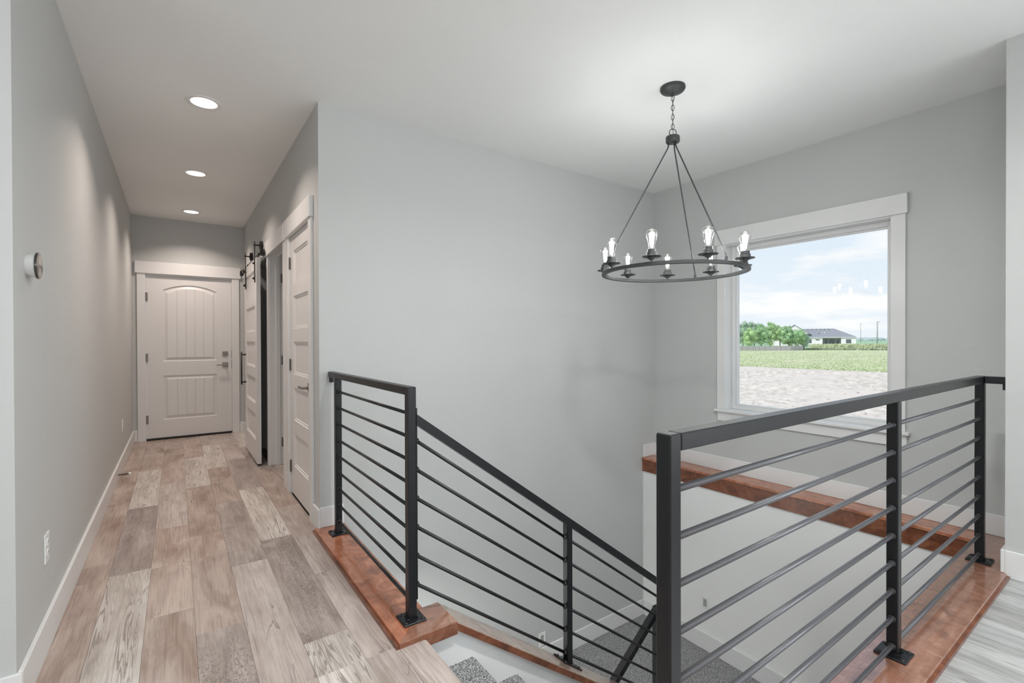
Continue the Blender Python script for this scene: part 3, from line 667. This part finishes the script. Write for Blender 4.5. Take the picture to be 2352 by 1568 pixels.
# ------------------------------------------------------------------ small wall fittings
t = thing('thermostat', 'round white thermostat with a dark glass face beside the hall opening', 'thermostat', (XL, 2.372, 1.492))
AX = Vector((1, 0, 0))
lathe('body', (XL, 2.372, 1.492), [(0, 0), (.036, 0), (.038, .003), (.043, .024), (.0455, .027), (0, .027)], PLASTIC, t, 32, AX)
lathe('bezel', (XL, 2.372, 1.492), [(0, .0265), (.047, .0265), (.0475, .030), (.046, .034), (0, .034)], GLOSSB, t, 32, AX)
bm = bmnew()
for a, b in ((-.036, -.006), (.003, .034)):
    abox(bm, (XL + .0335, 2.352, 1.492 + a), (XL + .0345, 2.392, 1.492 + b))
finish('face_reflection', bm, mat('screen_reflection', (.30, .26, .24), .15), t)  # brownish reflection on the glass face, painted as two thin patches
def plate_x(x, y, z, label, cat='wall outlet'):
    o = thing('wall_outlet', label, cat, (x, y, z), 'white duplex outlets on the hall wall')
    box('cover_plate', (x, y - .036, z - .058), (x + .006, y + .036, z + .058), PLASTIC, o, .002)
    for s_ in (-1, 1):
        r_ = lathe('receptacle', (x + .0055, y, z + s_ * .021), [(0, 0), (.016, 0), (.0155, .0025), (0, .0025)], PLASTIC, o, 20, AX)
        boxes('slot', [((x + .0078, y - .008, z + s_ * .021 - .002), (x + .0084, y - .006, z + s_ * .021 + .008)), ((x + .0078, y + .006, z + s_ * .021 - .002), (x + .0084, y + .008, z + s_ * .021 + .007))], BLKHW, r_)
    return o
plate_x(XL, 2.632, .395, 'white wall outlet low on the hall wall below the thermostat')
plate_x(XL, 5.94, .405, 'white wall outlet far down the hall near the exterior door')
ds = thing('door_stop', 'small spring door stop on the hall baseboard near the exterior door', 'door stop', (XL + .015, 5.35, .06))
bm = bmnew(); atube(bm, [(XL + .015 + .07 * i / 72, 5.35 + .007 * math.cos(i * .9), .06 + .007 * math.sin(i * .9)) for i in range(73)], .0016, 5)
finish('spring', bm, BRONZE, ds, smooth=True); lathe('rubber_tip', (XL + .085, 5.35, .06), [(0, 0), (.010, 0), (.010, .018), (0, .02)], PLASTIC, ds, 12, AX)
# recessed stair lights
def steplight(pos, nrm, label):
    o = thing('step_light', label, 'step light', pos, 'recessed lights above the landing')
    p_ = Vector(pos); n_ = Vector(nrm); tX = Vector((0, 0, 1)).cross(n_)
    def bx(name, a, b, z0, z1, d0, d1, m, bev=.001):
        c = [p_ + tX * a + Vector((0, 0, z0)) + n_ * d0, p_ + tX * b + Vector((0, 0, z1)) + n_ * d1]
        return box(name, [min(c[0][i], c[1][i]) for i in range(3)], [max(c[0][i], c[1][i]) for i in range(3)], m, o, bev)
    bm = bmnew()
    for a, b, z0, z1 in ((-.036, -.018, -.058, .058), (.018, .036, -.058, .058), (-.018, .018, -.058, -.035), (-.018, .018, .035, .058)):
        c = [p_ + tX * a + Vector((0, 0, z0)), p_ + tX * b + Vector((0, 0, z1)) + n_ * .006]
        abox(bm, [min(c[0][i], c[1][i]) for i in range(3)], [max(c[0][i], c[1][i]) for i in range(3)], .001)
    finish('cover_plate', bm, PLASTIC, o); bx('lens', -.018, .018, -.035, .035, .0005, .002, PLASTICG, 0)
steplight((2.572, YA, -1.365), (0, -1, 0), 'white recessed step light on the stair wall above the landing baseboard')
steplight((XB, 2.502, -1.163), (-1, 0, 0), 'white recessed step light under the wooden window ledge')

# ------------------------------------------------------------------ recessed ceiling lights
def canlight(x, y, label, power, vis=True, size=.14, spread=125, ZC=ZC):
    o = thing('ceiling_light', label, 'ceiling light', (x, y, ZC), 'recessed ceiling lights in the hall' if vis else 'unseen ceiling lights added to brighten the stairwell and room')
    lathe('trim_ring', (x, y, ZC), [(.098, 0), (.098, -.004), (.088, -.007), (.074, -.005), (.072, 0)], PLASTIC, o, 40)
    lathe('lens', (x, y, ZC), [(.074, -.0035), (.045, -.010), (0, -.012)], LENS, o, 32)
    l = light('lamp', 'AREA', (0, 0, -.02), power, (1, .85, .76) if vis else (.98, .995, .985), size, spread=rad(spread)); l.parent = o
for y, lb in ((3.63, 'lit round recessed ceiling light nearest the viewer'), (5.20, 'lit round recessed ceiling light in the middle of the hall row'), (6.77, 'lit round recessed ceiling light closest to the exterior door')):
    canlight(.155, y, lb, 8.5)

for x, y, pw_, lb in ((1.2, .6, 31, 'added unseen light above the head of the stairs'), (2.0, .4, 8, 'added unseen light above the near railing'), (-1.4, -1.6, 2, 'added unseen light in the living room behind the viewer'), (2.7, -1.5, 3, 'added unseen light in the living room beside the side opening')):  # unseen ceiling lights added to brighten the stairwell and living room
    canlight(x, y, lb, pw_, False, .2, 160)

canlight(.45, 2.6, 'added unseen light under the hall floor above the lower flight', 34, False, .2, 170, -.301)  # unseen light added below the hall floor to brighten the lower well

# ------------------------------------------------------------------ chandelier
CX, CY = 2.466, 1.795
ch = thing('chandelier', 'dark metal ring chandelier with nine lit clear bulbs over the stairwell', 'chandelier', (CX, CY, ZC))
lathe('canopy', (CX, CY, ZC), [(0, 0), (.073, 0), (.074, -.012), (.071, -.014), (.071, -.018), (.066, -.024), (.03, -.036), (.012, -.040), (.011, -.050), (0, -.051)], BRONZE, ch, 32)
zt, zb = ZC - .052, 2.497; nl = 7; hgt = (zt - zb) / nl
for i in range(nl):
    zc = zt - hgt * (i + .5); hh = hgt / 2 + .0035; ax = Vector((1, 0, 0)) if i % 2 else Vector((0, 1, 0)); pts = []
    ax = Matrix.Rotation(rad(30), 3, 'Z') @ ax
    for k in range(20):
        a = 2 * PI * k / 20; pts.append(Vector((CX, CY, zc)) + ax * .0085 * math.cos(a) + Vector((0, 0, hh * math.sin(a) if True else 0)))
    tube('chain_link', pts, .0018, BRONZE, ch, 6, True)
tube('cord', [(CX + .004 * math.sin(i * 1.3), CY + .004 * math.cos(i * 1.1), ZC - .05 - (ZC - .05 - 2.452) * i / 16) for i in range(17)], .0017, BRONZE, ch, 6)
tube('loop', [Vector((CX, CY, 2.476)) + rgt * .021 * math.cos(a * PI / 12) + Vector((0, 0, .021 * math.sin(a * PI / 12))) for a in range(24)], .0024, BRONZE, ch, 8, True)
lathe('hub', (CX, CY, 2.412), [(0, 0), (.012, 0), (.012, .004), (.039, .004), (.041, .007), (.041, .036), (.038, .040), (.014, .040), (.010, .048), (0, .048)], BRONZE, ch, 32)
RC, ZR = .4125, 1.628
bm = bmnew(); n = 96; R_ = []
for k in range(n):
    a = 2 * PI * k / n; d = Vector((math.cos(a), math.sin(a), 0)); c_ = Vector((CX, CY, ZR))
    R_.append([bm.verts.new(c_ + d * (RC + dr) + Vector((0, 0, dz))) for dr, dz in ((-.0115, -.0095), (-.0125, -.0085), (-.0125, .0085), (-.0115, .0095), (.0115, .0095), (.0125, .0085), (.0125, -.0085), (.0115, -.0095))])
for k in range(n):
    A, B = R_[k], R_[(k + 1) % n]
    for j in range(8): bm.faces.new((A[j], B[j], B[(j + 1) % 8], A[(j + 1) % 8]))
autosmooth(finish('ring', bm, BRONZE, ch, smooth=True))
for a in (16, 136, 256):
    d = Vector((math.cos(rad(a)), math.sin(rad(a)), 0)); c0 = Vector((CX, CY, 0))
    z0 = ZR + .0095
    tube('suspension_rod', [c0 + d * .026 + Vector((0, 0, 2.418)), c0 + d * .026 + Vector((0, 0, 2.392)), c0 + d * .031 + Vector((0, 0, 2.378)), c0 + d * (RC - .014) + Vector((0, 0, 1.694)), c0 + d * (RC - .002) + Vector((0, 0, 1.672)), c0 + d * RC + Vector((0, 0, 1.655)), c0 + d * RC + Vector((0, 0, z0))], .0042, BRONZE, ch, 10)
    lathe('rod_sleeve', c0 + d * RC + Vector((0, 0, z0)), [(0, 0), (.0085, 0), (.0085, .021), (0, .021)], BRONZE, ch, 12)
for k in range(9):
    a = rad(1 + 40 * k); c_ = Vector((CX + RC * math.cos(a), CY + RC * math.sin(a), ZR + .0095))
    s_ = lathe('lamp_holder', c_, [(0, 0), (.0035, 0), (.0035, .008), (.012, .009), (.012, .014), (.018, .015), (.018, .019), (.025, .020), (.026, .024), (.049, .026), (.051, .029), (.050, .030), (.028, .029), (.0285, .048), (.0265, .050), (.0235, .052), (.0235, .066), (0, .066)], BRONZE, ch, 28)
    b_ = lathe('bulb', c_ + Vector((0, 0, .0665)), [(.0125, 0), (.0135, .006), (.0165, .02), (.022, .045), (.0285, .066), (.0315, .078), (.0315, .086), (.0285, .096), (.021, .104), (.010, .109), (.003, .112), (0, .113)], BULBG, s_, 24)
    bm = bmnew()
    for j in range(6):
        t_ = j * PI / 3; q_ = Vector((math.cos(t_), math.sin(t_), 0)); atube(bm, [c_ + q_ * .0075 + Vector((0, 0, .093)), c_ + q_ * .0115 + Vector((0, 0, .155))], .0030, 6)
    finish('filament', bm, FIL, s_)
    tube('glass_stem', [c_ + Vector((0, 0, .067)), c_ + Vector((0, 0, .093))], .0035, BULBG, s_, 8)
    l = light('bulb_light', 'POINT', c_ + Vector((0, 0, .12)), 7.0, (.98, 1, .98), .012)

# ------------------------------------------------------------------ outside
GZ = -1.6
def ground_mat(name, c1, c2, sc, c3=None, dist=0.0):
    m = mat(name, c1, .95); v = coords(m); a = noise(m, v, sc, 6, .6, .4)
    r = ramp(m, [(.38, c1), (.62, c2)]); L(m, a, r.inputs[0]); col = r.outputs[0]
    if c3:
        b = noise(m, coords(m, (.05, .22, 1)), 1.6, 5, .6, .5); rb = ramp(m, [(.5, (0, 0, 0)), (.62, (1, 1, 1))]); L(m, b, rb.inputs[0]); col = mixc(m, rb.outputs[0], col, c3)
    L(m, col, P(m).inputs['Base Color']); bump(m, a, .4, .08); return m
DIRT = ground_mat('pale_graded_soil', (.50, .445, .39), (.78, .71, .63), 2.6, (.68, .61, .55))
GRAVEL = ground_mat('pale_gravel', (.44, .42, .39), (.84, .80, .74), 14)
GRASS = ground_mat('dry_green_grass', (.42, .50, .25), (.57, .60, .36), .5, (.62, .60, .42))
CROP = ground_mat('green_crop', (.28, .44, .27), (.36, .52, .34), .05)
def ground(name, pts, m, z=GZ, label=None, th=.4):
    return prism(name, [(x, y, z) for x, y in pts], (0, 0, -th), m, kind='structure')
def az(R, a): return (R * math.cos(rad(a)), R * math.sin(rad(a)))
# rough soil with ruts and clods
bm = bmnew(); R = random.Random(11); nx, ny = 90, 60; x0, x1, ya, yb = 4.6, 49.5, -30., 55.
def hgt_(x, y): return .10 * math.sin(x * .9 + .4 * math.sin(y * .3)) * math.sin(y * .13 + x * .2) + .05 * math.sin(x * 2.7 + y * .9)
vs = [[bm.verts.new((x0 + (x1 - x0) * i / nx, ya + (yb - ya) * j / ny, GZ + (hgt_(x0 + (x1 - x0) * i / nx, ya + (yb - ya) * j / ny) + R.uniform(-.04, .04)) * min(1, (nx - i) / 8))) for j in range(ny + 1)] for i in range(nx + 1)]
for i in range(nx):
    for j in range(ny): bm.faces.new((vs[i][j], vs[i + 1][j], vs[i + 1][j + 1], vs[i][j + 1]))
gd = finish('ground_dirt', bm, [DIRT, GRAVEL], kind='structure', smooth=True)
for p_ in gd.data.polygons:
    if p_.center.x < 15.5: p_.material_index = 1
bm = bmnew(); R = random.Random(4)
for i in range(130):
    x = 16 + 30 * R.random() ** 1.3; y = x * math.tan(rad(R.uniform(14, 31))); s_ = R.uniform(.02, .07)
    r_ = bmesh.ops.create_icosphere(bm, subdivisions=1, radius=s_, matrix=Matrix.Translation((x, y, GZ + hgt_(x, y) + s_ * .2)))
    for v_ in r_['verts']: v_.co += Vector((R.uniform(-1, 1), R.uniform(-1, 1), R.uniform(-1, .6))) * s_ * .3
tag(finish('soil_clods', bm, mat('brown_soil_clod', (.58, .53, .49), .95)), 'pale brown clods scattered over the bare graded soil', 'soil', kind='stuff')
ground('ground_grass', [(49.2, -60), (230, -60), (230, 200), (49.2, 200)], GRASS)
ground('ground_field', [(176, -200), (176 + 0, -60), (188, 54), (162, 63.5), (150, 90), (150, 400), (4500, 1900), (4500, -600)], CROP, GZ + .02, th=.1)
# grass tufts along the soil edge
bm = bmnew(); R = random.Random(8)
for i in range(9000):
    x = 49 + 66 * R.random() ** 1.6; y = x * math.tan(rad(R.uniform(14.5, 30.5))); h_ = R.uniform(.04, .13); a = R.uniform(0, PI)
    dx, dy = .04 * math.cos(a), .04 * math.sin(a); l_ = R.uniform(-.1, .1)
    bm.faces.new([bm.verts.new(c_) for c_ in ((x - dx * 1.4, y - dy * 1.4, GZ), (x + dx * 1.4, y + dy * 1.4, GZ), (x + l_, y + l_, GZ + h_))])
tag(finish('grass_tufts', bm, mat('grass_blades', (.50, .57, .36), .9)), 'pale green grass tufts on the field beyond the bare soil', 'grass', kind='stuff')
# vinyl fence
FEN = mat('grey_vinyl_fence', (.42, .41, .42), .6); FENP = mat('fence_post_grey', (.34, .33, .34), .6)
fp = [(118.295, 65.47), (119.361, 64.474), (120.335, 63.565), (121.351, 62.617), (122.364, 61.672), (123.31, 60.788), (124.254, 59.907), (125.1, 59.117), (125.976, 58.299), (126.85, 57.483), (129.5, 57.55), (132.0, 57.67), (134.5, 57.85)]
fp = [(117.2, 66.5)] + fp
fe = thing('yard_fence', 'low grey panel fence in front of the leafy trees', 'fence', (125, 59, GZ))
for (xa, ya_), (xb, yb_) in zip(fp, fp[1:]):
    d = Vector((xb - xa, yb_ - ya_, 0)); n_ = Vector((-d.y, d.x, 0)).normalized() * .02
    prism('fence_panel', [Vector((xa, ya_, GZ + .04)) - n_, Vector((xb, yb_, GZ + .04)) - n_, Vector((xb, yb_, GZ + 1.17)) - n_, Vector((xa, ya_, GZ + 1.17)) - n_], n_ * 2, FEN, fe)
for xa, ya_ in fp: box('fence_post', (xa - .06, ya_ - .06, GZ), (xa + .06, ya_ + .06, GZ + 1.24), FENP, fe)
# trees
def leafmat(name, a, b):
    m = mat(name, a, .8); v = coords(m); r = ramp(m, [(.35, a), (.65, b)]); L(m, noise(m, v, 1.3, 3), r.inputs[0]); L(m, r.outputs[0], P(m).inputs['Base Color']); return m
LEAF = [leafmat('leaf_bright', (.34, .54, .24), (.52, .70, .38)), leafmat('leaf_mid', (.28, .49, .25), (.44, .64, .36)), leafmat('leaf_grey', (.32, .48, .34), (.46, .60, .46))]
BARK = mat('tree_bark', (.16, .14, .12), .9)
def tree(azm, R0, ztop, wd, mi, label, seed, zbot=-.45):
    R = random.Random(seed); x, y = az(R0, azm); o = thing('tree', label, 'tree', (x, y, GZ), 'leafy trees behind the yard fence')
    tube('trunk', [(x, y, GZ), (x + .05, y, GZ + 1.2), (x, y + .05, (ztop + zbot) / 2)], .12, BARK, o, 7)
    bm = bmnew(); cz = (ztop + zbot) / 2; hz = (ztop - zbot) / 2; blobs = []
    for i in range(38):
        while True:
            q = Vector((R.uniform(-1, 1), R.uniform(-1, 1), R.uniform(-1, 1)))
            if q.length < 1: break
        s_ = .9 if q.z < .2 else .9 - .45 * (q.z - .2)
        blobs.append((Vector((x + q.x * wd * s_ * 1.1, y + q.y * wd * s_ * 1.1, cz + q.z * hz * .85)), R.uniform(.55, 1.15) * (1 if q.z < .5 else .7)))
    for i in range(6500):
        c_, r_ = R.choice(blobs); d = Vector((R.gauss(0, 1), R.gauss(0, 1), R.gauss(0, 1))).normalized()
        p_ = c_ + d * r_ * R.uniform(.6, 1.22); nn = (d + Vector((R.uniform(-.6, .6), R.uniform(-.6, .6), R.uniform(-.6, .6)))).normalized(); X_, Y_ = frame_of(nn); sz_ = R.uniform(.06, .14)
        bm.faces.new([bm.verts.new(p_ + X_ * sz_ * math.cos(t_) + Y_ * sz_ * .75 * math.sin(t_)) for t_ in (0, PI / 2, PI, 3 * PI / 2)])
    for c_, r_ in blobs: bmesh.ops.create_icosphere(bm, subdivisions=2, radius=r_ * .62, matrix=Matrix.Translation(c_))
    finish('crown', bm, LEAF[mi], o, kind='stuff')
def zt_of(azm, R0, ypx): return 1.22 + (784.5 - ypx) / 1092 * R0 * math.cos(rad(54.76 - azm))
TR = [(28.85, 150, 739, 1.7, 2, 'grey-green leafy tree at the fence end cut by the window frame'), (28.15, 143, 757, 1.5, 0, 'lower bright tree between the two tall grey-green ones'), (27.75, 150, 735, 1.8, 2, 'tallest leafy tree, with a pointed grey-green top'),
      (27.1, 145, 745, 1.9, 1, 'dense green tree right of the pointed tall one'), (26.25, 146, 743, 2.1, 0, 'broad yellow-green tree in the middle of the fence'), (25.35, 147, 748, 2.0, 0, 'rounded yellow-green tree beside the broad middle one'),
      (24.55, 146, 749, 2.0, 1, 'round green tree in front of the house gable'), (23.75, 147, 758, 1.6, 1, 'smaller green tree next to the round one by the gable'), (23.2, 149, 771, 1.15, 2, 'smallest dark tree at the house end of the fence')]
for i, (a, r_, yt, wd, mi, lb) in enumerate(TR): tree(a, r_, zt_of(a, r_, yt), wd, mi, lb, 50 + i)
# house
AZ = rad(21); HN = Vector((math.cos(AZ), math.sin(AZ), 0)); HE = Vector((math.sin(AZ), -math.cos(AZ), 0)); HD = 250
def HP(u, z, d=0): return HN * (HD + d) + HE * u + Vector((0, 0, z))
house = thing('house', 'single-storey white house with a grey hip roof beyond the field', 'house', HP(0, GZ))
HW = mat('white_house_siding', (.84, .81, .82), .8); ROOF = mat('grey_asphalt_shingle', (.27, .28, .32), .9); HG = mat('dark_house_glass', (.12, .14, .16), .2); HF = mat('dark_window_trim', (.14, .16, .17), .6); HB = mat('patio_wall_grey', (.36, .35, .36), .8)
def hbox(name, u0, u1, z0, z1, d0, d1, m, par=house): return prism(name, [HP(u0, z0, d0), HP(u1, z0, d0), HP(u1, z1, d0), HP(u0, z1, d0)], HN * (d1 - d0), m, par)
bm = bmnew()
for u0, u1, z0, z1, d0, d1 in ((-22, -2.64, GZ, 2.1, 0, 9), (4.07, 9.3, GZ, 2.1, 0, 9), (-2.64, 4.07, GZ, 2.1, 3, 9), (-2.64, 4.07, 1.8, 2.1, 0, 3)): aprism(bm, [HP(u0, z0, d0), HP(u1, z0, d0), HP(u1, z1, d0), HP(u0, z1, d0)], HN * (d1 - d0))
finish('house_wall', bm, HW, house)
bm = bmnew(); ea = [HP(-22.5, 2.2, -.5), HP(9.75, 2.2, -.5), HP(9.75, 2.2, 11.5), HP(-22.5, 2.2, 11.5)]; rd = [HP(-18, 6.05, 5.5), HP(1.6, 6.05, 5.5)]
A = [bm.verts.new(p_) for p_ in ea]; B = [bm.verts.new(p_) for p_ in rd]
for f_ in ((A[0], A[1], B[1], B[0]), (A[1], A[2], B[1]), (A[2], A[3], B[0], B[1]), (A[3], A[0], B[0]), (A[0], A[3], A[2], A[1])): bm.faces.new(f_)
finish('roof', bm, ROOF, house)
hbox('fascia', -22.5, 9.75, 2.02, 2.2, -.55, -.45, HW)
prism('gable_wall', [HP(-19.0, 3.75, -.2), HP(-7.3, 3.75, -.2), HP(-13.3, 7.6, -.2)], HN * .3, HW, house)
bm = bmnew()
for u in (-19.4, -6.9):
    a_, b_ = HP(u, 3.6, -.6), HP(-13.3, 7.95, -.6); t_ = Vector((0, 0, -.25)); aprism(bm, [a_, b_, b_ + t_, a_ + t_], HN * 6)
finish('gable_roof', bm, ROOF, house)
hbox('gable_fascia', -19.2, -7.1, 3.55, 3.78, -.5, -.2, HF)
def hwin(name, u0, u1, z0, z1, d, panes=1):
    f_ = hbox(name, u0, u1, z0, z1, d - .06, d, HF); wd = (u1 - u0) / panes
    for i in range(panes): hbox('pane', u0 + wd * i + .12, u0 + wd * (i + 1) - .12, z0 + .12, z1 - .12, d - .1, d - .05, HG, f_)
hwin('window', 5.82, 7.63, -.47, 1.24, 0, 2); hwin('window', -5.21, -3.73, .8, 1.28, 0); hwin('window', -7.8, -6.71, -.4, 1.29, 0); hwin('window', -1.87, -.74, -1.1, 1.27, 3); hwin('patio_door', -.28, 1.87, -1.3, 1.26, 3, 2); hwin('window', 2.35, 3.42, -.8, 1.18, 3)
hbox('patio_wall', -2.63, 4.06, GZ, 1.8, 2.96, 2.999, HB)
for u in (-8.5, -6.9, -5.3, -3.7, -2.2, -.6): hbox('ridge_vent', u, u + .5, 5.6, 5.8, 4.6, 4.9, HF)
for u in (-4.2,): hbox('roof_vent', u, u + .5, 3.9, 4.1, 1.9, 2.4, HF)
hbox('vent_pipe', -2.1, -1.85, 3.9, 4.6, 2.2, 2.4, HW)
# utility poles
POLE = mat('weathered_pole', (.42, .41, .41), .9)
for a, R0, zt_, r_, lb in ((17.22, 306, 1.22 + 41 / 1092 * 306 * math.cos(rad(54.76 - 17.22)), .30, 'thick grey utility pole standing in the green field'), (18.5, 420, 1.22 + 37 / 1092 * 420 * math.cos(rad(54.76 - 18.5)), .17, 'thin distant utility pole near the house corner')):
    x, y = az(R0, a); o = thing('utility_pole', lb, 'pole', (x, y, GZ), 'utility poles in the field'); tube('pole', [(x, y, GZ), (x, y, zt_)], r_, POLE, o, 8); tube('pole_arm', [Vector((x, y, zt_ - .3)), Vector((x, y, zt_ - .2)) + HE * 1.2], r_ * .5, POLE, o, 6)
# tall weeds
def scatter(name, label, cat, n, pos, hts, m, ball=.5, seed=1):
    R = random.Random(seed); bm = bmnew()
    for i in range(n):
        x, y, s_ = pos(R); h_ = R.uniform(*hts) * s_
        for j in range(26):
            d = Vector((R.gauss(0, .42), R.gauss(0, .42), 0)); p_ = Vector((x, y, GZ)) + d * s_; q_ = p_ + Vector((R.uniform(-.2, .2), R.uniform(-.2, .2), h_ * R.uniform(.5, 1)))
            t_ = Vector((R.uniform(-1, 1), R.uniform(-1, 1), 0)) * .22; q_ += Vector((R.uniform(-.5, .5), R.uniform(-.5, .5), 0)); bm.faces.new([bm.verts.new(c_) for c_ in (p_ - t_, p_ + t_, q_ + t_ * .5, q_ - t_ * .5)])
    return tag(finish(name, bm, m), label, cat, kind='stuff')
WEED = mat('yellow_green_weeds', (.58, .64, .42), .9); WEED2 = mat('grey_green_low_weeds', (.46, .52, .38), .9)
def pw(R):
    f = R.random(); a = 22.4 - f * 7.2; R0 = 168 + f * 22 + R.uniform(-3, 6); return (*az(R0, a), 1.0)
scatter('tall_weeds', 'band of tall yellow-green weeds in front of the white house', 'weeds', 700, pw, (.5, 1.6), WEED, seed=3)
def pw2(R):
    f = R.random(); a = 23.2 - f * 8; return (*az(152 + f * 6 + R.uniform(-2, 4), a), .7)
scatter('low_weeds', 'pale strip of low weeds at the far edge of the grass', 'weeds', 260, pw2, (.5, .9), WEED2, seed=9)
# distant tree clumps and hedges
bm = bmnew(); R = random.Random(21)
for i in range(60):
    a = R.choice((R.uniform(18.1, 18.9), R.uniform(16.9, 17.6), R.uniform(15, 16.7), R.uniform(17.8, 18.1))); R0 = 1500 + R.uniform(-200, 200); x, y = az(R0, a)
    bmesh.ops.create_icosphere(bm, subdivisions=2, radius=1, matrix=Matrix.Translation((x, y, GZ + 1)) @ Matrix.Diagonal((10, 10, R.uniform(3.5, 7), 1)))
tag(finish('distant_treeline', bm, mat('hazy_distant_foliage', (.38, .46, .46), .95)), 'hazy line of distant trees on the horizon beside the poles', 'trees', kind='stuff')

for o in bpy.data.objects:
    if '_w' in o: del o['_w']
